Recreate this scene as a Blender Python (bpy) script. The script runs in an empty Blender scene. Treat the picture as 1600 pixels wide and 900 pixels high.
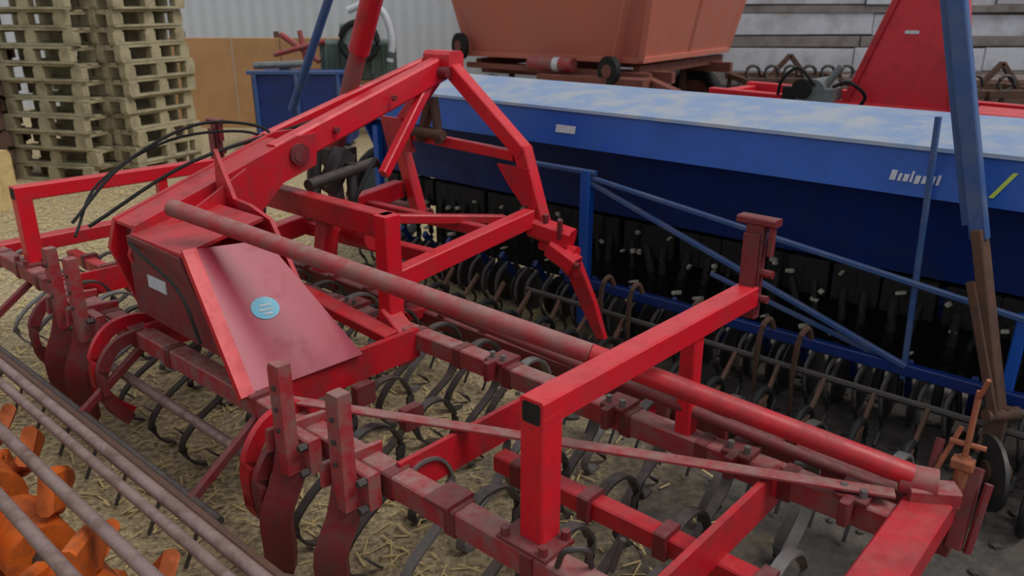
import bpy, bmesh, math, random
from mathutils import Vector, Matrix
random.seed(7)
sc=bpy.context.scene
sc.view_settings.view_transform='Standard'
C,S_=.747,.665
def W(a,b,h): return Vector((C*a+S_*b, -S_*a+C*b, h))
ID=lambda x,y,z: Vector((x,y,z))

# ---------------- materials ----------------
def mat(name, col, dirt=None, amt=.35, rough=.4, scale=6, metal=0.0, bump=.1, fine=60, spec=.5, lo=.45, hi=.7, dust=0, dustcol=(.25,.185,.16)):
    m=bpy.data.materials.new(name); m.use_nodes=True
    nt=m.node_tree; N=nt.nodes; L=nt.links
    b=N['Principled BSDF']
    tc=N.new('ShaderNodeTexCoord')
    n1=N.new('ShaderNodeTexNoise'); n1.inputs['Scale'].default_value=scale; n1.inputs['Detail'].default_value=9; n1.inputs['Roughness'].default_value=.65
    L.new(tc.outputs['Object'],n1.inputs['Vector'])
    cr=N.new('ShaderNodeValToRGB'); cr.color_ramp.elements[0].position=lo; cr.color_ramp.elements[1].position=hi
    cr.color_ramp.elements[0].color=(0,0,0,1); cr.color_ramp.elements[1].color=(1,1,1,1)
    L.new(n1.outputs['Fac'],cr.inputs['Fac'])
    mu=N.new('ShaderNodeMath'); mu.operation='MULTIPLY'; mu.inputs[1].default_value=amt
    L.new(cr.outputs['Color'],mu.inputs[0])
    mx=N.new('ShaderNodeMix'); mx.data_type='RGBA'
    L.new(mu.outputs[0],mx.inputs['Factor'])
    d=dirt or tuple(c*.5 for c in col)
    n2=N.new('ShaderNodeTexNoise'); n2.inputs['Scale'].default_value=fine; n2.inputs['Detail'].default_value=4
    L.new(tc.outputs['Object'],n2.inputs['Vector'])
    v=N.new('ShaderNodeMix'); v.data_type='RGBA'
    L.new(n2.outputs['Fac'],v.inputs['Factor'])
    v.inputs[6].default_value=(*[c*.78 for c in col],1); v.inputs[7].default_value=(*[min(1,c*1.2) for c in col],1)
    L.new(v.outputs[2],mx.inputs[6]); mx.inputs[7].default_value=(*d,1)
    out=mx.outputs[2]; rsrc=mu.outputs[0]
    if dust>0:   # patchy dust on upward facing faces; painted sheen on the gusset plate
        ge=N.new('ShaderNodeNewGeometry'); sp=N.new('ShaderNodeSeparateXYZ'); L.new(ge.outputs['Normal'],sp.inputs[0])
        mr=N.new('ShaderNodeMapRange'); mr.inputs['From Min'].default_value=.35; mr.inputs['From Max'].default_value=.95
        L.new(sp.outputs['Z'],mr.inputs['Value'])
        n3=N.new('ShaderNodeTexNoise'); n3.inputs['Scale'].default_value=scale*1.7; n3.inputs['Detail'].default_value=8; n3.inputs['Roughness'].default_value=.7
        L.new(tc.outputs['Object'],n3.inputs['Vector'])
        r3=N.new('ShaderNodeMapRange'); r3.inputs['From Min'].default_value=.38; r3.inputs['From Max'].default_value=.62; r3.inputs['To Min'].default_value=.15
        L.new(n3.outputs['Fac'],r3.inputs['Value'])
        a1=N.new('ShaderNodeMath'); a1.operation='MULTIPLY'; L.new(mr.outputs[0],a1.inputs[0]); L.new(r3.outputs[0],a1.inputs[1])
        a2=N.new('ShaderNodeMath'); a2.operation='MULTIPLY'; L.new(a1.outputs[0],a2.inputs[0]); a2.inputs[1].default_value=dust
        m2=N.new('ShaderNodeMix'); m2.data_type='RGBA'; L.new(a2.outputs[0],m2.inputs['Factor']); L.new(out,m2.inputs[6]); m2.inputs[7].default_value=(*dustcol,1)
        out=m2.outputs[2]
        mxx=N.new('ShaderNodeMath'); mxx.operation='MAXIMUM'; L.new(mu.outputs[0],mxx.inputs[0]); L.new(a2.outputs[0],mxx.inputs[1]); rsrc=mxx.outputs[0]
    L.new(out,b.inputs['Base Color'])
    ra=N.new('ShaderNodeMath'); ra.operation='MULTIPLY_ADD'; ra.inputs[1].default_value=.45; ra.inputs[2].default_value=rough
    L.new(rsrc,ra.inputs[0]); L.new(ra.outputs[0],b.inputs['Roughness'])
    b.inputs['Metallic'].default_value=metal
    b.inputs['Specular IOR Level'].default_value=spec
    bp=N.new('ShaderNodeBump'); bp.inputs['Strength'].default_value=bump; bp.inputs['Distance'].default_value=.006
    L.new(n2.outputs['Fac'],bp.inputs['Height']); L.new(bp.outputs[0],b.inputs['Normal'])
    return m
RED=mat('red_paint',(.50,.009,.020),(.17,.020,.022),.7,.36,8,dust=.34,dustcol=(.34,.11,.10),bump=.05)
REDB=mat('red_paint_bright',(.63,.011,.024),(.33,.016,.022),.6,.30,6,dust=.25,dustcol=(.46,.13,.12),bump=.04)
REDG=mat('red_paint_glossy',(.34,.012,.038),(.22,.012,.03),.6,.30,3,lo=.48,hi=.75,bump=.01,spec=.4,dust=.12,dustcol=(.45,.28,.34))  # dust tint made lavender to carry the plate's whitish reflection
REDD=mat('red_paint_dusty',(.33,.022,.030),(.19,.105,.088),.8,.5,10,lo=.42,hi=.62,dust=.8,dustcol=(.30,.185,.165))
MAROON=mat('maroon_worn',(.17,.013,.019),(.09,.048,.04),.75,.5,12,dust=.5,dustcol=(.19,.11,.095))
STEEL=mat('tine_steel',(.055,.052,.052),(.085,.055,.04),.55,.5,14,.4,dust=.3)
STEELG=mat('grey_steel',(.21,.20,.195),(.13,.085,.065),.5,.40,14,.5)
BLACK=mat('black_rubber',(.010,.010,.011),(.03,.027,.024),.4,.65,10,spec=.3)
BLUE=mat('blue_paint',(.006,.080,.42),(.015,.075,.29),.6,.35,3)
BLUED=mat('blue_hopper',(.004,.026,.17),(.005,.015,.07),.75,.38,2.5)
BLUEL=mat('blue_lid_dust_sheen',(.19,.28,.46),(.36,.37,.39),.85,.45,4,lo=.42,hi=.6)  # pale base colour holds sky reflection as well as dust
BLUEM=mat('blue_strut',(.03,.085,.25),(.12,.14,.2),.6,.48,8,dust=.3)
RUST=mat('rusty_brown',(.085,.043,.03),(.16,.07,.04),.7,.75,12)
RUSTO=mat('rust_orange',(.32,.10,.045),(.13,.05,.03),.7,.7,20)
PIPE=mat('weathered_pipe',(.27,.185,.17),(.11,.05,.04),.9,.5,9,.25)
ORANGE=mat('orange_cast',(.62,.12,.010),(.16,.04,.015),.85,.55,8)
WOOD=mat('pallet_wood',(.38,.33,.205),(.17,.14,.085),.8,.8,5)
WOODB=mat('brown_wood',(.13,.07,.05),(.07,.04,.028),.7,.85,5)
PLY=mat('orange_plywood',(.50,.27,.12),(.34,.18,.08),.6,.7,2)
TRAIL=mat('trailer_brick_red',(.50,.135,.09),(.40,.165,.12),.7,.6,1.6)
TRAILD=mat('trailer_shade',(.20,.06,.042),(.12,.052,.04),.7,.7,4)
WHITE=mat('white_label',(.54,.57,.62),(.36,.34,.40),.6,.5,40)
CYAN=mat('cyan_label',(.10,.42,.58),(.4,.6,.66),.6,.4,25)
YEL=mat('yellow_green_mark',(.50,.62,.08),None,.3,.5,20)
SEED=mat('pale_cast_glint',(.40,.38,.31),(.08,.07,.06),.9,.6,22)  # pale tone stands for light glinting among the metering parts
GREY=mat('grey_metal',(.18,.20,.20),(.09,.08,.07),.6,.6,5)
GREEN=mat('green_grey',(.09,.13,.11),(.09,.06,.045),.6,.6,5)
STRAW=mat('straw',(.60,.45,.20),(.32,.23,.10),.6,.85,8)
PLANK=mat('weathered_plank',(.24,.21,.20),(.12,.09,.075),.7,.8,3)
LOG=mat('whitewashed_board',(.58,.59,.64),(.28,.23,.21),.85,.8,1.3)
SOIL=mat('dark_soil_clod',(.06,.05,.043),(.10,.085,.07),.6,.9,12,bump=.5)
CORR=mat('corrugated_pale',(.55,.59,.63),(.46,.48,.49),.5,.55,.8)
def ground_mat():
    m=bpy.data.materials.new('ground_dirt_straw'); m.use_nodes=True
    nt=m.node_tree;N=nt.nodes;L=nt.links;b=N['Principled BSDF'];tc=N.new('ShaderNodeTexCoord')
    def noise(s,d=8,r=.65):
        n=N.new('ShaderNodeTexNoise');n.inputs['Scale'].default_value=s;n.inputs['Detail'].default_value=d;n.inputs['Roughness'].default_value=r
        L.new(tc.outputs['Object'],n.inputs['Vector']);return n
    def ramp(src,a,b_,c0,c1):
        r=N.new('ShaderNodeValToRGB');r.color_ramp.elements[0].position=a;r.color_ramp.elements[1].position=b_
        r.color_ramp.elements[0].color=(*c0,1);r.color_ramp.elements[1].color=(*c1,1);L.new(src,r.inputs['Fac']);return r
    conc=ramp(noise(7).outputs['Fac'],.32,.68,(.042,.035,.030),(.135,.115,.10))
    straw=ramp(noise(30,10,.75).outputs['Fac'],.38,.60,(.14,.105,.06),(.56,.44,.25))
    sx=N.new('ShaderNodeSeparateXYZ');L.new(tc.outputs['Object'],sx.inputs[0])
    m1=N.new('ShaderNodeMapRange');m1.inputs['From Min'].default_value=1.3;m1.inputs['From Max'].default_value=-1.6
    L.new(sx.outputs['X'],m1.inputs['Value'])
    n=noise(2.6)
    ad=N.new('ShaderNodeMath');ad.operation='ADD';L.new(m1.outputs[0],ad.inputs[0]);L.new(n.outputs['Fac'],ad.inputs[1])
    fr=ramp(ad.outputs[0],.62,1.05,(0,0,0),(1,1,1))
    mx=N.new('ShaderNodeMix');mx.data_type='RGBA';L.new(fr.outputs[0],mx.inputs['Factor']);L.new(conc.outputs[0],mx.inputs[6]);L.new(straw.outputs[0],mx.inputs[7])
    L.new(mx.outputs[2],b.inputs['Base Color']);b.inputs['Roughness'].default_value=.9
    bp=N.new('ShaderNodeBump');bp.inputs['Strength'].default_value=.7;bp.inputs['Distance'].default_value=.025
    L.new(noise(35).outputs['Fac'],bp.inputs['Height']);L.new(bp.outputs[0],b.inputs['Normal'])
    return m
GROUND=ground_mat()

# ---------------- builder ----------------
class Mach:
    def __init__(s,name,origin,fr=W):
        s.fr=fr; s.o=fr(*origin)
        s.e=bpy.data.objects.new(name,None); s.e.location=s.o; s.e.empty_display_size=.3
        sc.collection.objects.link(s.e); s.parts={}
    def P(s,p): return s.fr(*p)-s.o
    def use(s,name,m):
        if name not in s.parts: s.parts[name]=(bmesh.new(),m)
        s.bm=s.parts[name][0]; return s
    def sweep(s,pts,sec,up=(0,0,1),closed=False,raw=False,smooth=False,scales=None):
        P=[Vector(p) if raw else s.P(p) for p in pts]; n=len(P); up=Vector(up)
        rings=[]
        for i,p in enumerate(P):
            if closed: T=(P[(i+1)%n]-P[i-1])
            else: T=(P[min(i+1,n-1)]-P[max(i-1,0)])
            T.normalize()
            u=up
            if abs(T.dot(u))>.97: u=s.fr(1,0,0)-s.fr(0,0,0)
            if abs(T.dot(u))>.97: u=s.fr(0,1,0)-s.fr(0,0,0)
            Sd=T.cross(u).normalized(); Nn=Sd.cross(T)
            k=1 if scales is None else scales[i]
            rings.append([s.bm.verts.new(p+Sd*(x*k)+Nn*(y*k)) for x,y in sec])
        m=len(sec)
        for i in range(n if closed else n-1):
            r0,r1=rings[i],rings[(i+1)%n]
            for j in range(m):
                f=s.bm.faces.new((r0[j],r0[(j+1)%m],r1[(j+1)%m],r1[j])); f.smooth=smooth
        if not closed:
            s.bm.faces.new(rings[0][::-1]); s.bm.faces.new(rings[-1])
    def beam(s,p,q,w,h,c=.006,up=(0,0,1)):
        w/=2;h/=2;c=min(c,w*.4,h*.4)
        sec=[(-w+c,-h),(w-c,-h),(w,-h+c),(w,h-c),(w-c,h),(-w+c,h),(-w,h-c),(-w,-h+c)]
        s.sweep([p,q],sec,up)
    def tube(s,pts,r,seg=12,closed=False,scales=None):
        sec=[(r*math.cos(2*math.pi*i/seg),r*math.sin(2*math.pi*i/seg)) for i in range(seg)]
        s.sweep(pts,sec,closed=closed,smooth=True,scales=scales)
    def strip(s,pts,w,t,up=(0,0,1)):
        w/=2;t/=2
        s.sweep(pts,[(-w,-t),(w,-t),(w,t),(-w,t)],up)
    def plate(s,poly,off,center=True):
        P=[s.P(p) for p in poly]; o=(s.P(off)-s.P((0,0,0)))
        a=[s.bm.verts.new(p-(o/2 if center else o*0)) for p in P]
        b=[s.bm.verts.new(p+(o/2 if center else o)) for p in P]
        s.bm.faces.new(a[::-1]); s.bm.faces.new(b)
        n=len(P)
        for i in range(n): s.bm.faces.new((a[i],a[(i+1)%n],b[(i+1)%n],b[i]))
    def bolt(s,p,ax,r=.014,l=.03):
        q=tuple(p[i]+ax[i]*l for i in range(3))
        s.tube([p,q],r,6)
    def disc(s,p,ax,r,t,seg=20):
        q=tuple(p[i]+ax[i]*t for i in range(3)); s.tube([p,q],r,seg)
    def done(s):
        for n,(bm,m) in s.parts.items():
            bmesh.ops.recalc_face_normals(bm,faces=bm.faces)
            me=bpy.data.meshes.new(n); bm.to_mesh(me); bm.free(); me.materials.append(m)
            ob=bpy.data.objects.new(n,me); sc.collection.objects.link(ob); ob.parent=s.e
            try: me.set_sharp_from_angle(angle=math.radians(40))
            except Exception: pass
def cr(pts,n=6):
    out=[];P=[Vector(p) for p in pts];P=[2*P[0]-P[1]]+P+[2*P[-1]-P[-2]]
    for i in range(1,len(P)-2):
        for k in range(n):
            t=k/n;a,b,c,d=P[i-1:i+3]
            out.append(tuple(.5*((2*b)+(-a+c)*t+(2*a-5*b+4*c-d)*t*t+(-a+3*b-3*c+d)*t**3)))
    out.append(tuple(P[-2])); return out

# ================= RED CULTIVATOR =================
M=Mach('field_cultivator',(-3,2,0))
H=.61
M.use('front_beam',REDD); M.beam((-5.7,1.45,H),(-.44,1.45,H),.085,.085)
M.use('middle_beam',REDD); M.beam((-5.7,2.3,H),(-.46,2.3,H),.085,.085)
M.use('inner_beam',RED)
M.beam((-5.6,1.88,.50),(-2.7,1.88,.50),.07,.07); M.beam((-1.75,1.90,.50),(-.5,1.90,.50),.07,.07)
M.use('rear_beam',MAROON); M.beam((-5.6,2.72,.52),(-.5,2.62,.52),.07,.07)
M.use('end_beam',RED)
M.beam((-.44,1.0,.62),(-.44,2.50,.62),.13,.10); M.beam((-5.62,1.35,.62),(-5.62,2.4,.62),.11,.09)
M.use('cross_plates',RED)
for a,w in ((-1.8,.02),(-.86,.022),(-2.62,.03),(-3.6,.03),(-4.6,.02)):
    M.plate([(a,1.46,.53),(a,2.28,.53),(a,2.28,.67),(a,1.46,.67)],(w,0,0))
M.plate([(-.86,1.1,.50),(-.86,1.46,.53),(-.86,1.46,.67),(-.86,1.1,.64)],(.022,0,0))
for a in (-1.5,-3.0,-4.3): M.beam((a,2.3,.58),(a,2.7,.54),.06,.06)
def arch(a):
    M.use('arch_frame',REDB)
    M.beam((a,1.49,.61),(a,1.49,1.06),.085,.085)
    M.beam((a,1.447,1.07),(a,2.70,1.06),.082,.082)
    M.beam((a,2.30,.62),(a,2.30,1.02),.06,.06)
    M.use('arch_tube_dark_cap',BLACK); M.beam((a,1.4455,1.07),(a,1.46,1.07),.062,.062)  # solid black block painting the shaded hollow of the tube end
    M.use('arch_upright',MAROON)
    M.beam((a,2.72,.97),(a,2.72,1.33),.045,.07)
    M.plate([(a-.03,2.68,1.0),(a+.03,2.68,1.0),(a+.03,2.68,1.30),(a-.03,2.68,1.30)],(0,.008,0))
    M.beam((a-.07,2.72,1.345),(a+.08,2.72,1.345),.06,.028)
    M.beam((a+.06,2.72,1.22),(a+.06,2.72,1.345),.03,.02)
    M.tube([(a+.03,2.72,1.15),(a+.08,2.72,1.15)],.016,8); M.tube([(a+.03,2.72,1.05),(a+.07,2.72,1.05)],.016,8)
    M.use('bracket_plates',MAROON)
    M.beam((a-.09,1.47,.66),(a+.09,1.47,.66),.13,.015)
    for da in (-.07,.07):
        for db in (-.05,.05): M.bolt((a+da,1.47+db,.665),(0,0,1))
arch(-1.22); arch(-5.06)
M.use('long_tube',REDD); M.tube([(-3.18,1.47,1.30),(-1.45,2.03,.975)],.036,18)
M.use('long_tube_end',RED); M.tube([(-1.45,2.03,.975),(-.50,2.40,.73)],.036,18)
M.use('long_tube_lower',MAROON); M.tube([(-2.7,1.95,1.02),(-1.4,2.25,.78),(-.55,2.45,.62)],.022,12)
M.use('end_cap',REDD); M.tube([(-.53,2.40,.71),(-.43,2.43,.71)],.048,18); M.beam((-.50,2.38,.68),(-.38,2.46,.68),.08,.06)
M.use('flat_brace',REDD); M.beam((-2.45,1.44,.69),(-.52,2.33,.69),.05,.012)
M.use('screw_jack',RUSTO)
M.tube([(-.39,2.52,.62),(-.39,2.54,1.0)],.009,8); M.tube([(-.39,2.52,.64),(-.39,2.53,.78)],.020,10)
M.tube([(-.44,2.53,.82),(-.34,2.54,.82)],.009,8); M.beam((-.42,2.52,.76),(-.36,2.52,.76),.045,.035)
M.tube([(-.39,2.54,.97),(-.37,2.52,1.05)],.007,6)
M.tube([(-.46,2.50,.70),(-.42,2.56,.86)],.008,6)
M.use('jack_bracket',MAROON); M.beam((-.36,2.46,.50),(-.36,2.56,.74),.05,.04); M.tube([(-.32,2.46,.5),(-.31,2.52,.72)],.013,8)
M.beam((-.40,2.50,.45),(-.40,2.50,.66),.06,.06)
M.tube([(-.47,2.5,.66),(-.47,2.56,.80)],.014,8)

M.use('lift_arm_lower',RED)
for a in (-3.50,-3.70):
    M.plate([(a,1.40,1.04),(a,1.44,1.17),(a,2.30,1.46),(a,2.42,1.46),(a,2.40,1.30),(a,2.2,1.24),(a,1.95,1.02),(a,1.85,.70),(a,1.5,.70)],(.03,0,0))
M.plate([(-3.60,1.44,1.165),(-3.60,2.25,1.44),(-3.60,2.25,1.425),(-3.60,1.44,1.15)],(.20,0,0))
M.use('lift_arm_upper',REDB)
M.beam((-3.54,2.20,1.36),(-3.60,3.40,1.72),.09,.14,.012)
M.beam((-3.78,2.20,1.36),(-3.72,3.40,1.72),.05,.12,.012)
M.use('arm_pins',MAROON)
M.tube([(-3.82,2.30,1.37),(-3.46,2.30,1.37)],.04,16); M.tube([(-3.76,1.52,1.10),(-3.46,1.52,1.10)],.04,14)
M.tube([(-3.80,3.36,1.70),(-3.48,3.36,1.70)],.035,14)
M.tube([(-3.49,2.30,1.37),(-3.465,2.30,1.37)],.055,16)
for b,h in ((2.55,1.46),(2.95,1.59)): M.bolt((-3.505,b,h),(1,0,0),.018,.02)
# gusset housing (planar faces)
M.use('housing_front',MAROON)
M.plate([(-3.52,1.42,.78),(-3.52,1.42,1.13),(-3.06,1.42,1.12),(-2.76,1.42,.76)],(0,.02,0))
M.use('housing_top',RED)
M.plate([(-3.50,1.42,1.13),(-3.04,1.42,1.13),(-3.04,1.80,1.21),(-3.50,1.80,1.21)],(0,0,.015))
M.plate([(-3.5,1.84,.75),(-3.5,1.84,1.26),(-3.2,1.84,1.24),(-3.04,1.84,1.20),(-2.68,1.84,.68)],(0,.02,0))
M.plate([(-3.30,1.84,1.2),(-3.45,1.84,1.46),(-3.48,1.84,1.2)],(0,.02,0))
M.plate([(-3.40,1.50,1.13),(-3.40,1.95,1.36),(-3.40,1.95,1.15)],(.015,0,0))
M.use('gusset_plate',REDG)
g0=Vector((-3.03,1.45,1.15)); gB=Vector((-2.61,1.40,.655)); gC=Vector((-2.58,1.93,.665))
gn=(gB-g0).cross(gC-g0).normalized()
if gn.x<0: gn=-gn
gD=Vector((-2.99,1.77,0)); gD.z=g0.z-(gn.x*(gD.x-g0.x)+gn.y*(gD.y-g0.y))/gn.z
M.plate([tuple(g0),tuple(gD),tuple(gC),tuple(gB)],tuple(gn*.014))
M.use('gusset_flange',REDB)
fa=g0+Vector((0,-.035,0)); fb=gB+Vector((0,-.035,0))
M.plate([tuple(fa),tuple(g0+Vector((0,.025,0))),tuple(gB+Vector((0,.025,0))),tuple(fb)],tuple(gn*.034))
M.use('label_sticker',CYAN)
gx=(gD-g0);gy=(gB-g0); gc=g0+gx*.62+gy*.47; ux=gx.normalized(); uy=gn.cross(ux)
M.plate([tuple(gc+gn*.009+ux*.06*math.cos(t*math.pi/12)+uy*.05*math.sin(t*math.pi/12)) for t in range(24)],tuple(gn*.003))
M.use('label_core',WHITE)
for k,(du,dv,l) in enumerate(((0,.012,.05),(0,-.008,.06),(.005,-.026,.035))):
    c0=gc+gn*.0115+uy*dv+ux*du
    M.plate([tuple(c0-ux*l/2-uy*.004),tuple(c0+ux*l/2-uy*.004),tuple(c0+ux*l/2+uy*.004),tuple(c0-ux*l/2+uy*.004)],tuple(gn*.002))
M.use('label_patch',WHITE)
M.plate([(-3.36,1.408,.93),(-3.20,1.408,.93),(-3.20,1.408,.985),(-3.36,1.408,.985)],(0,.004,0))
M.plate([(-3.95,1.405,.60),(-3.80,1.405,.60),(-3.80,1.405,.635),(-3.95,1.405,.635)],(0,.004,0))
# A frame headstock
M.use('a_frame',REDB)
M.beam((-3.60,3.42,1.78),(-2.93,3.40,1.29),.08,.09); M.beam((-2.95,3.40,1.32),(-2.76,3.38,.84),.07,.10)
M.beam((-3.60,3.42,1.74),(-4.02,3.40,1.30),.07,.09); M.beam((-4.02,3.40,1.33),(-3.80,3.38,.78),.07,.09)
M.beam((-3.95,3.4,1.30),(-3.0,3.4,1.27),.05,.06)
M.beam((-3.62,3.42,1.76),(-3.5,2.85,1.18),.05,.06)
M.use('apex_head',REDB); M.beam((-3.70,3.42,1.76),(-3.48,3.42,1.76),.12,.12,.02)
M.use('a_frame_plates',RED)
M.plate([(-3.10,3.36,1.22),(-2.86,3.36,1.22),(-2.84,3.36,1.02),(-2.90,3.36,1.0),(-3.02,3.36,1.12)],(0,.02,0))
M.plate([(-4.12,3.36,1.40),(-3.92,3.36,1.40),(-3.80,3.36,1.20),(-4.05,3.36,1.18)],(0,.02,0))
M.use('top_link_bracket',RUST)
M.beam((-3.75,3.36,1.28),(-3.65,3.36,1.52),.06,.05); M.beam((-3.58,3.36,1.28),(-3.62,3.36,1.55),.05,.04); M.tube([(-3.8,3.32,1.34),(-3.5,3.32,1.34)],.03,10)
M.use('hitch_links',RED)
M.beam((-2.77,3.40,.88),(-2.60,3.45,.66),.05,.10); M.beam((-2.70,3.40,.88),(-2.56,3.45,.64),.04,.06)
M.plate([(-2.68,3.45,.72),(-2.56,3.45,.72),(-2.46,3.47,.50),(-2.38,3.47,.30),(-2.43,3.47,.29),(-2.54,3.46,.46)],(0,.035,0))
M.use('lower_hitch',REDB)
M.beam((-2.84,3.36,.90),(-2.60,3.42,.85),.11,.11,.02); M.tube([(-2.80,3.40,.79),(-2.56,3.42,.78)],.036,12)
M.beam((-2.70,3.36,.80),(-2.54,3.38,.72),.10,.10,.015)
M.use('hitch_pins',MAROON)
M.tube([(-2.68,3.34,.74),(-2.50,3.36,.73)],.018,10)
M.tube([(-2.64,3.36,.86),(-2.63,3.35,.97)],.016,8); M.tube([(-2.74,3.36,.92),(-2.74,3.36,.98)],.018,8)
M.tube([(-4.25,3.40,.82),(-3.75,3.42,.80)],.035,12)
M.use('tow_bars',REDB)
M.beam((-2.84,2.28,.83),(-2.84,3.34,.95),.08,.10)
M.beam((-3.95,2.28,.83),(-3.95,3.34,.95),.08,.11)
M.beam((-2.82,2.30,.60),(-2.82,2.30,1.17),.09,.09)
M.use('tow_cross',RED)
M.beam((-3.9,2.32,1.11),(-2.82,2.32,1.11),.08,.12); M.beam((-4.0,2.62,.84),(-2.84,2.62,.88),.06,.08)
M.beam((-3.9,3.05,.90),(-2.84,3.05,.92),.05,.06); M.beam((-3.4,2.32,1.05),(-3.0,3.3,.92),.05,.05)
M.beam((-3.35,2.3,.78),(-3.35,2.36,1.1),.09,.09); M.beam((-3.6,2.05,.8),(-2.7,2.2,.62),.1,.05)
M.beam((-2.86,2.28,.66),(-2.66,2.28,.52),.10,.16)
M.tube([(-3.3,2.45,.98),(-3.1,2.45,.98)],.07,16)
M.use('drawbar_pole',REDD); M.tube([(-4.06,2.9,1.15),(-3.72,2.9,1.83)],.05,14)
M.use('drawbar_pole_upper',RED); M.tube([(-3.72,2.9,1.83),(-3.2,2.9,2.86)],.06,16)
M.use('hydraulic_cylinder',STEEL); M.tube([(-3.98,2.88,.78),(-4.06,2.9,1.28)],.05,14); M.tube([(-3.7,2.5,.95),(-3.78,2.6,1.32)],.04,12)
M.beam((-4.1,2.86,1.22),(-3.9,2.94,1.22),.12,.1)
M.tube([(-4.3,2.5,.7),(-4.25,2.55,1.2)],.035,12); M.tube([(-3.5,2.35,1.2),(-3.65,2.9,1.22)],.03,10)
M.beam((-3.7,2.6,1.10),(-3.7,2.75,1.30),.1,.1); M.tube([(-3.6,2.7,.9),(-3.62,2.72,1.25)],.03,10)
M.use('hydraulic_hoses',BLACK)
M.tube(cr([(-3.95,1.35,1.12),(-4.02,1.65,1.34),(-3.95,2.0,1.50),(-3.78,2.25,1.49),(-3.66,2.32,1.40)]),.008,8)
M.tube(cr([(-3.92,1.34,1.06),(-4.08,1.55,1.26),(-4.02,1.9,1.43),(-3.83,2.2,1.46),(-3.7,2.35,1.38)]),.007,8)
M.tube(cr([(-3.9,1.4,1.1),(-3.8,1.9,1.35),(-3.7,2.6,1.50),(-3.66,3.2,1.68)]),.009,8)
M.tube(cr([(-3.5,1.41,1.1),(-3.3,1.38,1.08),(-3.0,1.37,1.0),(-2.9,1.38,.8)]),.007,8)
M.tube(cr([(-3.6,2.9,1.2),(-3.45,2.75,1.28),(-3.4,2.6,1.15),(-3.45,2.5,.95)]),.012,8)
def leg(a,top=.965,b=1.30,lo=.10):
    M.use('leg_plates',REDD)
    M.plate([(a-.03,b,top-.02),(a-.03,b,.55),(a+.035,b,.55),(a+.035,b,top),(a-.02,b,top)],(0,.05,0))
    M.use('leg_shanks',MAROON)
    pts=cr([(a,b+.03,.66),(a-.01,b,.52),(a-.03,b-.05,.38),(a-.05,b-.04,.22),(a-.10,b-.02,lo)],4)
    M.strip(pts,.11,.045,up=(0,1,0) )
    M.use('leg_clamps',REDD)
    M.beam((a-.08,b+.06,.61),(a+.08,b+.06,.61),.05,.13)
    M.beam((a-.06,1.50,.64),(a-.06,1.26,.66),.02,.09)
    M.use('leg_bolts',STEEL)
    for dh in (.12,.20,.28): M.bolt((a+.003,b-.027,.60+dh),(0,-1,0),.009,.006)
    for dh in (-.05,.05): M.bolt((a+.07,b+.03,.61+dh),(0,-1,0),.014,.03)
for a in (-2.20,-1.88,-4.18,-3.93): leg(a)
M.use('curved_arms',RED)
for a in (-2.40,-3.72):
    pts=cr([(a,1.60,.60),(a+.02,1.46,.67),(a+.02,1.33,.65),(a+.02,1.25,.54),(a+.02,1.24,.40),(a,1.30,.28),(a,1.38,.20)],5)
    M.strip(pts,.03,.06)
M.use('curved_arms_worn',MAROON)
for a in (-2.31,-3.62,-4.45):
    pts=cr([(a,1.55,.58),(a+.02,1.42,.63),(a+.02,1.30,.60),(a+.02,1.23,.48),(a+.02,1.25,.34),(a,1.33,.22)],5)
    M.strip(pts,.03,.055)
M.use('lower_pipe',PIPE); M.tube([(-4.4,1.36,.42),(-2.45,1.36,.42)],.022,10)
def tine(a,b,h0=.57,m=STEEL):
    M.use('spring_tines' if m is STEEL else 'spring_tines_bright',m)
    j=random.uniform(-.03,.03); f=random.uniform(.88,1.08)
    pp=[(0,.02),(.10,.075),(.21,.05),(.27,-.06),(.22,-.20),(.06,-.30),(-.03,-.40),(.0,-.50),(.07,-.55)]
    pts=cr([(a+j*k*.1,b+x*f,max(.012,h0+y)) for k,(x,y) in enumerate(pp)],4)
    M.strip(pts,.040,.011)
    M.use('tine_clamps',MAROON); M.beam((a-.022,b,h0+.048),(a+.022,b,h0+.048),.096,.096)
    M.use('tine_points',STEEL); e=pts[-1]
    M.plate([(e[0]-.035,e[1]+.02,e[2]+.06),(e[0]+.035,e[1]+.02,e[2]+.06),(e[0],e[1]+.08,max(.005,e[2]-.02))],(0,.012,0))
i=0
for b,st,h in ((1.45,.0,.56),(1.89,.11,.46),(2.3,.05,.56),(2.68,.16,.48)):
    a=-5.45+st
    while a<-.55:
        if not(b==1.45 and (-3.0<a<-2.5)): tine(a,b,h,m=STEELG if i%4==0 else STEEL)
        a+=.31+random.uniform(-.02,.02); i+=1
M.use('beam_brackets',MAROON)
for a in (-3.1,-2.1,-1.0,-.62,-1.5): M.beam((a-.05,2.3,.665),(a+.05,2.3,.665),.12,.02); M.beam((a,2.22,.60),(a,2.22,.68),.06,.03)
for a in (-4.7,-2.62,-1.55,-.8): M.beam((a-.05,1.45,.66),(a+.05,1.45,.66),.12,.018)
M.beam((-1.12,2.36,.55),(-1.12,2.36,.78),.03,.06); M.beam((-1.35,2.36,.55),(-1.35,2.36,.76),.03,.05)
M.use('beam_bolts',STEELG)
for a in (-3.1,-2.1,-1.0,-.62,-1.5):
    for da in (-.03,.03): M.bolt((a+da,2.27,.67),(0,0,1),.012,.03)
M.use('shackle',STEEL)
M.tube(cr([(-1.10,1.42,.66),(-1.06,1.40,.74),(-1.02,1.44,.74),(-1.03,1.48,.66)]),.009,8)
M.tube([(-.98,1.5,.66),(-.96,1.52,.76)],.010,8)
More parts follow.
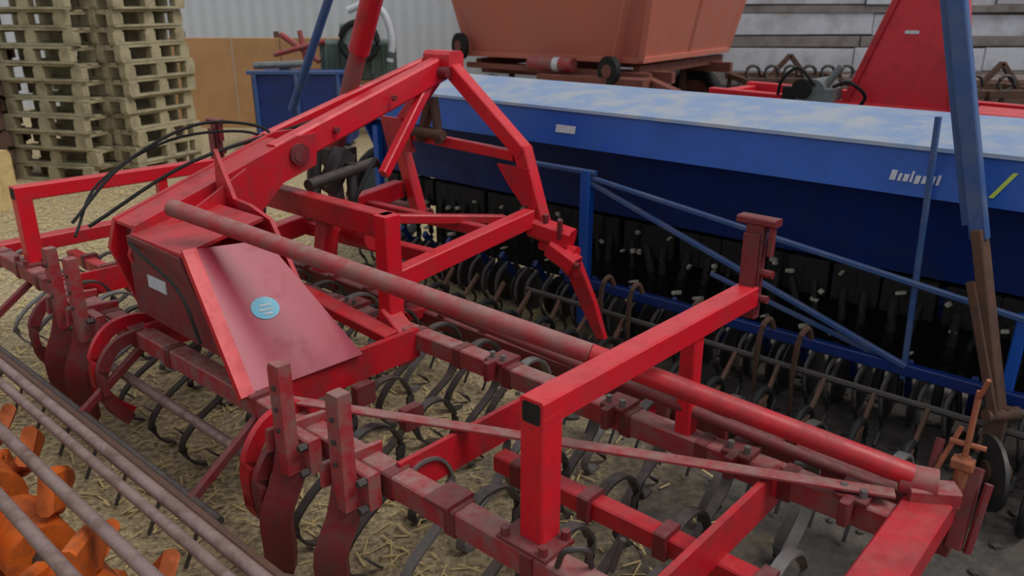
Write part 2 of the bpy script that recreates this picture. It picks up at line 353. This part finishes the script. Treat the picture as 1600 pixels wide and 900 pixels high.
M.use('harrow_bar',STEEL); M.tube([(-5.5,1.12,.34),(-2.4,1.12,.34)],.018,10); M.tube([(-5.5,3.0,.28),(-.6,2.95,.28)],.022,10)
M.use('harrow_teeth',STEEL)
for k in range(34):
    a=-5.45+k*.145; M.tube(cr([(a,2.98,.30),(a,3.02,.18),(a,2.94,.02)],3),.008,6)
for k in range(10):
    a=-5.45+k*.31; M.tube(cr([(a,1.12,.34),(a,1.16,.20),(a,1.08,.02)],3),.008,6)
M.use('harrow_hangers',MAROON)
for a in (-5.0,-3.6,-2.6): M.beam((a,1.45,.58),(a,1.12,.34),.03,.04)
for a in (-5.0,-3.2,-1.6,-.7): M.beam((a,2.7,.50),(a,2.98,.28),.04,.05)
M.done()

# ================= BLUE SEED DRILL =================
D=Mach('seed_drill',(-2,4.2,0))
L0,R0=-5.1,.9
def prof(name,m,pr,a0=L0,a1=R0):
    D.use(name,m); bm=D.bm
    A=[bm.verts.new(D.P((a0,b,h))) for b,h in pr]; B=[bm.verts.new(D.P((a1,b,h))) for b,h in pr]
    n=len(pr)
    for i in range(n): bm.faces.new((A[i],A[(i+1)%n],B[(i+1)%n],B[i]))
    bm.faces.new(A[::-1]); bm.faces.new(B)
prof('hopper_band',BLUE,[(3.98,1.455),(3.93,1.25),(3.945,1.245),(4.02,1.30),(4.02,1.455)])
prof('hopper_lid',BLUEL,[(3.965,1.457),(3.97,1.475),(4.30,1.525),(4.60,1.56),(4.62,1.54),(4.62,1.457)],L0-.02,R0+.02)
prof('hopper_body',BLUED,[(4.00,1.45),(4.02,1.27),(4.06,1.24),(4.20,.80),(4.42,.76),(4.6,1.2),(4.6,1.45)])
D.use('hopper_ribs',BLUE)
for a in (-5.1,.89): D.plate([(a,3.95,1.46),(a,3.95,1.25),(a,4.2,.75),(a,4.42,.72),(a,4.63,1.2),(a,4.63,1.54)],(.02,0,0))
D.use('frame_rails',BLUED)
D.beam((L0,4.3,.70),(R0,4.3,.70),.10,.10); D.beam((-3.0,3.90,.42),(R0,3.90,.42),.05,.06); D.beam((L0,4.65,.5),(R0,4.65,.5),.08,.08)
D.use('rear_shade_sheet',BLACK); D.plate([(L0,4.72,.06),(R0,4.72,.06),(R0,4.72,.85),(L0,4.72,.85)],(0,.01,0))  # added black sheet standing in for the shade below the hopper
D.use('front_truss',BLUEM)
D.beam((-3.3,3.90,1.12),(-2.80,3.90,1.12),.04,.03)
D.beam((-2.84,3.90,1.09),(-.45,3.86,.80),.028,.028)
D.beam((-2.84,3.90,1.06),(-.92,3.88,.44),.03,.03)
D.beam((-2.0,3.92,.66),(-.95,3.92,.42),.025,.025)
D.use('truss_post',BLUE)
D.beam((-2.86,3.90,.14),(-2.86,3.90,1.13),.06,.07)
D.beam((-.50,3.9,.20),(-.50,3.95,.80),.04,.05)
D.beam((-4.9,3.95,.2),(-4.9,3.95,1.2),.05,.06)
for k in range(44):
    a=-5.0+k*.135+random.uniform(-.03,.03)
    D.use('metering_glints',SEED)  # small pale metering pieces, coloured as glints of light coming through
    for q in range(2):
        aa=a+random.uniform(-.06,.06); z=random.choice((.72,.60))+random.uniform(-.03,.03); s=random.uniform(.006,.022)
        if random.random()<.55: D.beam((aa-s,4.15,z),(aa+s,4.15,z+random.uniform(-.02,.02)),.03,random.uniform(.010,.035))
    if random.random()<.55: D.beam((a+.03,3.965,.47),(a+.03+random.uniform(.02,.06),3.965,.485),.03,random.uniform(.010,.025))
    D.use('metering_housings',BLACK); D.beam((a-.065,4.22,.68),(a+.065,4.22,.68),.08,.20)
    D.use('seed_tubes',BLACK)
    dx=random.uniform(-.05,.05)
    D.tube(cr([(a,4.18,.66),(a+.02+dx,4.14,.5),(a+dx,4.18,.32),(a,4.10,.15)],4),random.uniform(.014,.026),8)
    if k%2==0:
        D.use('coulter_arms',BLUED); D.beam((a+.06,3.93,.44),(a+.02,4.18,.14),.03,.05)
    D.use('coulter_discs',STEEL); D.disc((a+.06,4.16,.15),(1,0,0),.14,.012,16)
    D.use('drag_tines',STEEL); D.tube(cr([(a,3.92,.40),(a-.02,3.84,.32),(a,3.80,.20),(a,3.86,.10),(a+.0,3.80,.02)],3),.012,6)
D.use('tine_springs',RUST)
for k in (0,1,3,5,6):
    a=-2.6+k*.2; D.tube(cr([(a,3.72,.30),(a+.02,3.70,.50),(a+.04,3.74,.56),(a+.05,3.78,.50)],4),.015,8)
    D.tube([(a,3.72,.32),(a,3.75,.04)],.012,6)
D.use('spring_bar',STEEL); D.tube([(-3.2,3.74,.33),(.6,3.74,.33)],.018,8)
D.use('press_wheels',BLACK)
for k in range(22):
    a=-4.6+k*.24; bb=3.50+.06*(k%2)
    D.tube([(a,bb+.11*math.cos(t*math.pi/8),.135+.11*math.sin(t*math.pi/8)) for t in range(16)],.02,8,closed=True)
D.use('press_wheel_arms',RUST)
for k in range(22):
    a=-4.6+k*.24; bb=3.50+.06*(k%2)
    D.beam((a,bb,.13),(a,3.74,.33),.02,.03); D.disc((a-.01,bb,.135),(1,0,0),.06,.02,10)
D.use('marker_arm_blue',BLUEM)
D.beam((-.69,3.72,1.16),(-1.02,3.74,2.40),.050,.070); D.beam((-.75,3.76,1.2),(-1.07,3.78,2.4),.02,.05)
D.beam((-.975,3.9,1.62),(-.93,3.9,.37),.03,.025)
D.tube([(-5.49,3.6,1.30),(-4.60,3.6,2.55)],.032,12)
D.use('marker_arm_rusty',RUST)
D.beam((-.70,3.72,1.20),(-.49,3.70,.45),.09,.045); D.beam((-.68,3.68,.98),(-.49,3.66,.42),.04,.04)
D.use('marker_pivot',RUST); D.tube([(-.52,3.64,.42),(-.42,3.76,.42)],.03,12); D.beam((-.48,3.7,.05),(-.48,3.72,.45),.05,.07)
D.use('marker_disc',STEEL); D.tube([(-.46,3.60,.18),(-.445,3.61,.18)],.165,22)
D.use('marker_hub',RUST); D.tube([(-.48,3.60,.18),(-.40,3.66,.18)],.05,12)
D.use('white_mark',WHITE)
def onband(a0,a1,f0,f1,sk=0):
    q=lambda a,f:(a,3.93+.05*f-.004,1.25+.205*f)
    D.plate([q(a0,f0),q(a1,f0),q(a1+sk,f1),q(a0+sk,f1)],(0,.003,0))
onband(-3.15,-3.0,.38,.60)
x=-1.15
for w,f0,f1 in ((.026,.30,.52),(.014,.30,.46),(.022,.30,.46),(.010,.30,.54),(.022,.28,.46),(.018,.30,.46),(.026,.30,.48),(.012,.30,.52)):
    onband(x,x+w,f0,f1,.006); x+=w+.009
D.use('yellow_mark',YEL); onband(-.76,-.74,.2,.75,-.05); onband(-.73,-.71,.2,.75,.07)
D.use('wheel_tyres',BLACK)
for a in (-5.45,1.2):
    D.tube([(a,4.5+.42*math.cos(t*math.pi/14),.47+.42*math.sin(t*math.pi/14)) for t in range(28)],.055,10,closed=True)
D.use('wheel_rims',GREY)
for a in (-5.45,1.2): D.disc((a-.03,4.5,.47),(1,0,0),.38,.05,24); D.tube([(a,4.5,.47),(a+(.4 if a<0 else -.4),4.5,.5)],.04,10)
D.done()

# ================= ORANGE ROLLER LOWER LEFT =================
R=Mach('packer_roller',(-3,.7,0))
R.use('frame_pipes',PIPE)
for b,h,r in ((.90,.60,.021),(.84,.595,.018),(.70,.60,.022),(.55,.60,.022),(.40,.60,.022)):
    R.tube([(-5.2,b,h),(-.9,b,h)],r,14)
R.use('side_angle',RUST); R.beam((-5.2,.955,.56),(-.9,.955,.56),.03,.03)
R.use('end_plates',ORANGE)
for a in (-5.1,-1.0): R.plate([(a,.3,.66),(a,.95,.66),(a,.85,.2),(a,.6,.08),(a,.4,.2)],(.02,0,0))
R.use('axle',STEEL); R.tube([(-5.15,.65,.27),(-.95,.65,.27)],.04,14)
R.use('orange_wheels',ORANGE)
for k in range(8):
    a=-4.9+k*.50
    R.tube([(a-.14,.65,.27),(a+.14,.65,.27)],.12,16)
    for t in range(4):
        th=t*2*math.pi/4+k*.5
        f=lambda da,r,dt:(a+da,.65+r*math.cos(th+dt),.27+r*math.sin(th+dt))
        pts=cr([f(-.13,.10,0),f(-.06,.17,.15),f(.02,.21,.5),f(.11,.225,.9)],4)
        R.sweep(pts,[(-.08,-.012),(-.065,-.028),(.065,-.028),(.08,-.012),(.08,.012),(.065,.028),(-.065,.028),(-.08,.012)],up=(1,0,0),smooth=True)
R.use('scraper_bar',STEEL); R.tube([(-5.1,.38,.42),(-1,.38,.42)],.02,8)
R.done()

# ================= BACKGROUND =================
def stack(cx,cy,rot,n,m,name='pallet_stack',ph=.20,L=1.2,Wd=.9):
    K=Mach(name,(cx,cy,0),ID); K.use('pallets',m)
    for k in range(n):
        r2=rot+random.uniform(-.045,.045); ex=Vector((math.cos(r2),math.sin(r2),0)); ey=Vector((-ex.y,ex.x,0))
        z0=k*ph; jx,jy=random.uniform(-.05,.05),random.uniform(-.05,.05)
        def bx(u,v,z,lu,lv,lz):
            p=Vector((cx+jx,cy+jy,0))+ex*u+ey*v
            a=p-ex*lu/2; b=p+ex*lu/2
            K.beam((a.x,a.y,z),(b.x,b.y,z),lv,lz,.002)
        for u in (-.53,0,.53):
            for v in (-Wd/2+.05,0,Wd/2-.05): bx(u*L/1.2,v,z0+.085,.15,.10,.115)
            bx(u*L/1.2,0,z0+.155,.12,Wd,.026)
        for v in (-Wd/2+.05,0,Wd/2-.05): bx(0,v,z0+.014,L,.11,.026)
        for i in range(5): bx(0,-Wd/2+.06+i*(Wd-.12)/4,z0+.182,L,.11,.028)
    K.done()
stack(-5.50,10.2,math.radians(-14),13,WOOD,L=1.15)
stack(-4.70,10.45,math.radians(66),12,WOOD,L=1.05,Wd=.68)
stack(-6.45,10.0,math.radians(8),8,WOODB,L=.5,Wd=.6)

def planeobj(name,co,m):
    me=bpy.data.meshes.new(name); me.from_pydata(co,[],[tuple(range(len(co)))]); me.materials.append(m)
    o=bpy.data.objects.new(name,me); sc.collection.objects.link(o); return o
GO=planeobj('ground',[(-30,-12,0),(30,-12,0),(30,18,0),(-30,18,0)],GROUND)
def corr(name,x0,x1,y,z0,z1,m,along='x'):
    vs=[];fs=[];n=int((x1-x0)/.05)
    for i in range(n+1):
        x=x0+(x1-x0)*i/n; o=.006*math.sin(2*math.pi*i/5)
        for z in (z0,z1): vs.append((x,y+o,z) if along=='x' else (y+o,x,z))
    for i in range(n): fs.append((2*i,2*i+2,2*i+3,2*i+1))
    me=bpy.data.meshes.new(name);me.from_pydata(vs,[],fs);me.materials.append(m)
    o=bpy.data.objects.new(name,me);sc.collection.objects.link(o)
corr('wall_back',-13,3.5,16.8,0,4.2,CORR); corr('wall_left',-6,16.8,-12.6,0,4.2,CORR,'y')
K=Mach('wall_right_back',(8,16.8,0),ID)
z=0; k=0
for hh in (.45,.30,.46,.22,.42,.16,.40,.22,.5,.3,.4,.35):
    dark=k%2==1
    K.use('dark_boards' if dark else 'whitewashed_boards',PLANK if dark else LOG)
    x=3.4+random.uniform(-.2,0)
    while x<17:
        l=random.uniform(2.5,4.5)
        K.beam((x,16.8+random.uniform(-.05,.03),z+hh/2),(x+l-.02,16.8+random.uniform(-.05,.03),z+hh/2+random.uniform(-.02,.02)),.05,hh-.02); x+=l
    z+=hh; k+=1
K.use('dark_backing',WOODB); K.beam((3.4,16.95,2.1),(17,16.95,2.1),.1,4.2)
K.beam((3.5,16.6,0),(3.5,16.6,4.2),.18,.18)
K.done()
K=Mach('plywood_fence',(-5,14.2,0),ID); K.use('sheets',PLY)
for i in range(6): K.beam((-7.2+i*.82,14.2,0.75),(-7.2+i*.82+.80,14.2,.75),.03,1.5)
K.use('posts',WOODB)
for i in range(4): K.beam((-7.2+i*1.6,14.3,0),(-7.2+i*1.6,14.3,1.6),.08,.08)
K.done()
T=Mach('grain_trailer',(1.5,13,0),ID)
Lx,Ly=3.0,3.3
ux=Vector((.82,-.57,0)).normalized(); uy=Vector((-ux.y,ux.x,0)); o=Vector((1.79,11.65,0))-ux*Lx
def TP(u,v,z): p=o+ux*u+uy*v; return (p.x,p.y,z)
T.use('body',TRAIL)
bot=[TP(0,0,1.30),TP(Lx,0,1.30),TP(Lx,Ly,1.30),TP(0,Ly,1.30)]
k_=.32; top=[TP(-k_,-k_,2.9),TP(Lx+k_,-k_,2.9),TP(Lx+k_,Ly+k_,2.9),TP(-k_,Ly+k_,2.9)]
bv=[T.bm.verts.new(T.P(p)) for p in bot]; tv=[T.bm.verts.new(T.P(p)) for p in top]
T.bm.faces.new(bv[::-1])
for i in range(4): T.bm.faces.new((bv[i],bv[(i+1)%4],tv[(i+1)%4],tv[i]))
T.use('body_ribs',TRAIL)
for i in range(4): T.beam(bot[i],top[i],.09,.09); T.beam(bot[i],bot[(i+1)%4],.10,.08); T.beam(top[i],top[(i+1)%4],.12,.1)
for f in (.5,):
    a=Vector(bot[1]).lerp(Vector(bot[2]),f); b=Vector(top[1]).lerp(Vector(top[2]),f); T.beam(tuple(a),tuple(b),.06,.06)
T.beam(TP(Lx-.35,-.12,1.25),TP(Lx+.1,-.5,2.6),.08,.08)
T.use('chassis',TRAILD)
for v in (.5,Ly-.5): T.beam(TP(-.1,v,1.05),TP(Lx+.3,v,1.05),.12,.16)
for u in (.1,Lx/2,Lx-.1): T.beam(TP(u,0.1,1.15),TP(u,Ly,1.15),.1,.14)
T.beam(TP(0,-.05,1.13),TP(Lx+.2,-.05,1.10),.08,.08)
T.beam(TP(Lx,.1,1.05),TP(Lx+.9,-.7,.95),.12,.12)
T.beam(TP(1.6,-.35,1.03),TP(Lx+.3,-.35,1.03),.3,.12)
T.use('air_tank',REDD)
T.tube([TP(1.35,-.3,1.22),TP(2.1,-.3,1.22)],.10,18)
T.use('tank_band',WHITE); T.tube([TP(1.78,-.3,1.22),TP(1.88,-.3,1.22)],.103,18)
T.use('tyres',BLACK)
for u in (.4,Lx-.5):
    for v in (0,Ly):
        T.tube([TP(u+.38*math.cos(t*math.pi/12),v,.5+.38*math.sin(t*math.pi/12)) for t in range(24)],.12,10,closed=True)
T.tube([TP(.0,-.30,1.42),TP(.03,-.22,1.42)],.20,18); T.tube([TP(Lx-.25,-.50,1.18),TP(Lx-.22,-.42,1.18)],.2,18)
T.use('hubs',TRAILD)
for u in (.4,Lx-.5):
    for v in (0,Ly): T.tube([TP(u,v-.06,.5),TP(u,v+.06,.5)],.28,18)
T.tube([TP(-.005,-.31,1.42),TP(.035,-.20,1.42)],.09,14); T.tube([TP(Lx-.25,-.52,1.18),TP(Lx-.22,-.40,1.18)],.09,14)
T.use('axles',RUST)
for u in (.4,Lx-.5): T.tube([TP(u,0,.5),TP(u,Ly,.5)],.06,10); T.beam(TP(u,.6,.5),TP(u,.6,1.0),.1,.1); T.beam(TP(u,Ly-.6,.5),TP(u,Ly-.6,1.0),.1,.1)
T.done()
G=Mach('forage_blower',(-2,6.9,0))
G.use('chute',REDB)
lo=[(-2.40,6.7,1.28),(-1.58,6.7,1.22),(-1.58,7.3,1.22),(-2.40,7.3,1.28)]; up=[(-1.96,6.8,2.6),(-1.78,6.8,2.6),(-1.78,7.1,2.6),(-1.96,7.1,2.6)]
lv=[G.bm.verts.new(G.P(p)) for p in lo]; uv=[G.bm.verts.new(G.P(p)) for p in up]
G.bm.faces.new(lv[::-1]); G.bm.faces.new(uv)
for i in range(4): G.bm.faces.new((lv[i],lv[(i+1)%4],uv[(i+1)%4],uv[i]))
G.use('frame',REDB)
G.beam((-3.6,6.75,1.30),(-.2,6.75,1.24),.10,.12); G.beam((-3.6,7.5,1.30),(-.2,7.5,1.24),.10,.12)
G.beam((-2.5,6.72,1.25),(-1.2,6.72,1.23),.14,.16); G.beam((-3.55,6.7,1.28),(-3.55,7.5,1.28),.1,.1)
G.beam((-1.5,6.9,1.28),(-.4,6.9,1.26),.5,.10)
for a in (-3.3,-.6):
    for b in (6.8,7.4): G.beam((a,b,0),(a,b,1.25),.09,.09)
G.use('chute_edge',RED)
for i in (0,1): G.beam(lo[i],up[i],.05,.05)
G.use('gearbox',GREY); G.tube([(-2.62,6.6,1.40),(-2.62,6.95,1.40)],.10,14); G.beam((-2.75,6.7,1.36),(-2.45,6.7,1.36),.2,.14); G.tube([(-2.55,6.7,1.45),(-2.45,6.72,1.60)],.03,8)
G.use('gearbox_cover',BLACK); G.beam((-2.9,6.72,1.34),(-2.55,6.72,1.34),.1,.16); G.tube([(-2.70,6.56,1.42),(-2.70,6.62,1.42)],.08,14)
G.use('hoses',BLACK); G.tube(cr([(-2.6,6.6,1.45),(-2.75,6.6,1.58),(-2.9,6.65,1.48),(-2.95,6.7,1.35)]),.014,8)
G.tube(cr([(-2.45,6.6,1.45),(-2.3,6.5,1.5),(-2.2,6.6,1.4),(-2.25,6.65,1.3)]),.014,8)
G.use('label_patch',WHITE); G.plate([(-2.02,6.742,1.86),(-1.92,6.742,1.86),(-1.92,6.746,1.885),(-2.02,6.746,1.885)],(0,.004,0))
G.plate([(-1.35,6.64,1.22),(-1.2,6.64,1.22),(-1.2,6.64,1.25),(-1.35,6.64,1.25)],(0,.01,0))
G.done()
for (x,y,s,nm) in ((4.6,10.6,.8,'disc_harrow'),(6.6,11.2,1.0,'disc_harrow'),(4.3,12.9,.7,'disc_harrow')):
    K=Mach(nm,(x,y,0),ID); K.use('frame',RUST)
    for v in (-.5,.5): K.beam((x-1.2*s,y+v,.95),(x+1.2*s,y+v,.95),.1,.1)
    for u in (-1.1,-.4,.4,1.1): K.beam((x+u*s,y-.6,.95),(x+u*s,y+.6,.95),.08,.08); K.beam((x+u*s,y-.5,.95),(x+u*s,y-.6,.35),.06,.06); K.beam((x+u*s,y+.5,.95),(x+u*s,y+.6,.35),.06,.06)
    K.beam((x-.3,y,.95),(x,y,1.3),.07,.07); K.beam((x+.3,y,.95),(x,y,1.3),.07,.07)
    K.use('spring_coils',STEEL)
    for i in range(6):
        u=x-1.0*s+i*.4*s; K.tube([(u+.10*math.cos(t*math.pi/6),y-.5,1.08+.10*math.sin(t*math.pi/6)) for t in range(12)],.025,6,closed=True)
    K.use('discs',STEEL)
    for i in range(10):
        u=x-1.1*s+i*.24*s
        for v in (-.6,.6): K.tube([(u,y+v,.32),(u+.02,y+v,.32)],.31,18)
    K.tube([(x-1.2*s,y-.6,.32),(x+1.2*s,y-.6,.32)],.03,8); K.tube([(x-1.2*s,y+.6,.32),(x+1.2*s,y+.6,.32)],.03,8)
    K.done()
K=Mach('timber_pile',(8,15.3,0),ID)
for r in range(3):
    for i in range(5):
        K.use('beams_%d'%(i%2),PLANK if i%2 else WOODB)
        K.beam((4.6+random.uniform(-.3,.3),14.9+i*.26,.14+r*.25),(12+random.uniform(-.5,.5),14.9+i*.26,.14+r*.25),.24,.22)
K.done()
K=Mach('blue_tank',(-3.1,12.3,0),ID); K.use('tank',BLUED)
K.beam((-3.75,12.3,.6),(-2.4,12.3,.6),.8,1.02,.03)
K.use('ribs',BLUEM)
for x in (-3.7,-3.1,-2.5): K.beam((x,11.88,.1),(x,11.88,1.12),.06,.05)
K.beam((-3.8,11.9,1.12),(-2.4,11.9,1.12),.10,.05)
K.use('legs',BLACK); K.beam((-3.6,12.3,.04),(-2.6,12.3,.04),.7,.08)
K.use('cap',GREY); K.tube([(-3.3,12.2,1.1),(-3.3,12.2,1.20)],.12,14); K.tube([(-3.75,12.1,1.2),(-2.9,12.0,1.24)],.05,8); K.done()
K=Mach('engine_unit',(-2.4,13.4,0),ID); K.use('block',GREEN)
K.beam((-3.0,13.4,1.2),(-1.9,13.4,1.2),.7,.6,.04); K.beam((-2.7,13.4,1.6),(-2.2,13.4,1.6),.4,.3,.04)
for i in range(6): K.beam((-2.9+i*.18,13.03,1.0),(-2.9+i*.18,13.03,1.45),.05,.04)
K.use('legs',RUST)
for x in (-2.9,-2.0): K.beam((x,13.4,0),(x,13.4,.9),.12,.12)
K.use('wheel',BLACK); K.tube([(-2.35+.28*math.cos(t*math.pi/12),12.9,1.5+.28*math.sin(t*math.pi/12)) for t in range(24)],.05,8,closed=True)
K.use('wheel_disc',GREY); K.tube([(-2.35,12.9,1.5),(-2.35,12.95,1.5)],.2,18)
K.use('guard',WHITE); K.tube(cr([(-2.5,12.95,1.95),(-2.2,12.95,2.05),(-1.95,12.95,1.9),(-1.85,12.95,1.5),(-1.9,12.95,1.2)]),.055,10)
K.use('red_pipes',REDD); K.tube([(-3.0,13,1.2),(-3.6,13.1,1.6)],.05,8); K.tube([(-3.2,13,1.1),(-3.3,13.1,1.65)],.04,8); K.tube([(-3.7,13,1.3),(-2.9,13,1.5)],.04,8); K.done()
K=Mach('straw_bale',(-6,8.3,0),ID); K.use('bale',STRAW)
K.beam((-6.5,8.35,.3),(-5.38,8.35,.3),.5,.6,.05); K.beam((-6.6,8.4,.75),(-5.6,8.4,.75),.45,.3,.05)
K.use('twine',ORANGE)
for x in (-6.1,-5.6): K.beam((x,8.09,0.02),(x,8.09,.6),.012,.012)
K.done()
bm=bmesh.new()
for i in range(17000):
    x=random.uniform(-7,2.2); y=random.uniform(.8,9.5)
    if random.random()<(x+1.6)/2.6: continue
    t=random.uniform(0,math.pi); l=random.uniform(.03,.11); w=.003+.002*random.random()
    dx,dy=math.cos(t)*l/2,math.sin(t)*l/2; nx,ny=-math.sin(t)*w,math.cos(t)*w
    z=.004+random.uniform(0,.02); dz=random.uniform(-.004,.014)
    v=[bm.verts.new(c) for c in ((x-dx-nx,y-dy-ny,z),(x+dx-nx,y+dy-ny,z+dz),(x+dx+nx,y+dy+ny,z+dz),(x-dx+nx,y-dy+ny,z))]
    bm.faces.new(v)
me=bpy.data.meshes.new('straw_litter');bm.to_mesh(me);bm.free();me.materials.append(STRAW)
ob=bpy.data.objects.new('straw_litter',me);sc.collection.objects.link(ob);ob.parent=GO
bm=bmesh.new()
for i in range(420):
    p=W(random.uniform(-3.0,.8),random.uniform(3.0,4.6),0)
    r=random.uniform(.008,.035)
    bmesh.ops.create_icosphere(bm,subdivisions=1,radius=r,matrix=Matrix.Translation((p.x,p.y,r*.3))@Matrix.Diagonal((1,random.uniform(.6,1.3),.6,1)))
me=bpy.data.meshes.new('soil_clods');bm.to_mesh(me);bm.free();me.materials.append(SOIL)
ob=bpy.data.objects.new('soil_clods',me);sc.collection.objects.link(ob);ob.parent=GO

# ---------------- light ----------------
w=bpy.data.worlds.new('sky');sc.world=w;w.use_nodes=True
bg=w.node_tree.nodes['Background'];bg.inputs[0].default_value=(.90,.95,1,1);bg.inputs[1].default_value=.58
sd=bpy.data.lights.new('sun','SUN');sd.energy=1.8;sd.angle=math.radians(28);sd.color=(1,.97,.93)
so=bpy.data.objects.new('sun',sd);so.rotation_mode='QUATERNION';so.rotation_quaternion=Vector((.50,-.20,.84)).to_track_quat('Z','Y');so.location=(6,0,8);sc.collection.objects.link(so)
# ---------------- camera ----------------
cd=bpy.data.cameras.new('camera');cd.sensor_width=36;cd.lens=28.26
cd.dof.use_dof=True;cd.dof.focus_distance=3.0;cd.dof.aperture_fstop=3.2
co=bpy.data.objects.new('camera',cd);co.location=(0,0,2.1);co.rotation_euler=(math.radians(90-19.71),0,0)
sc.collection.objects.link(co);sc.camera=co
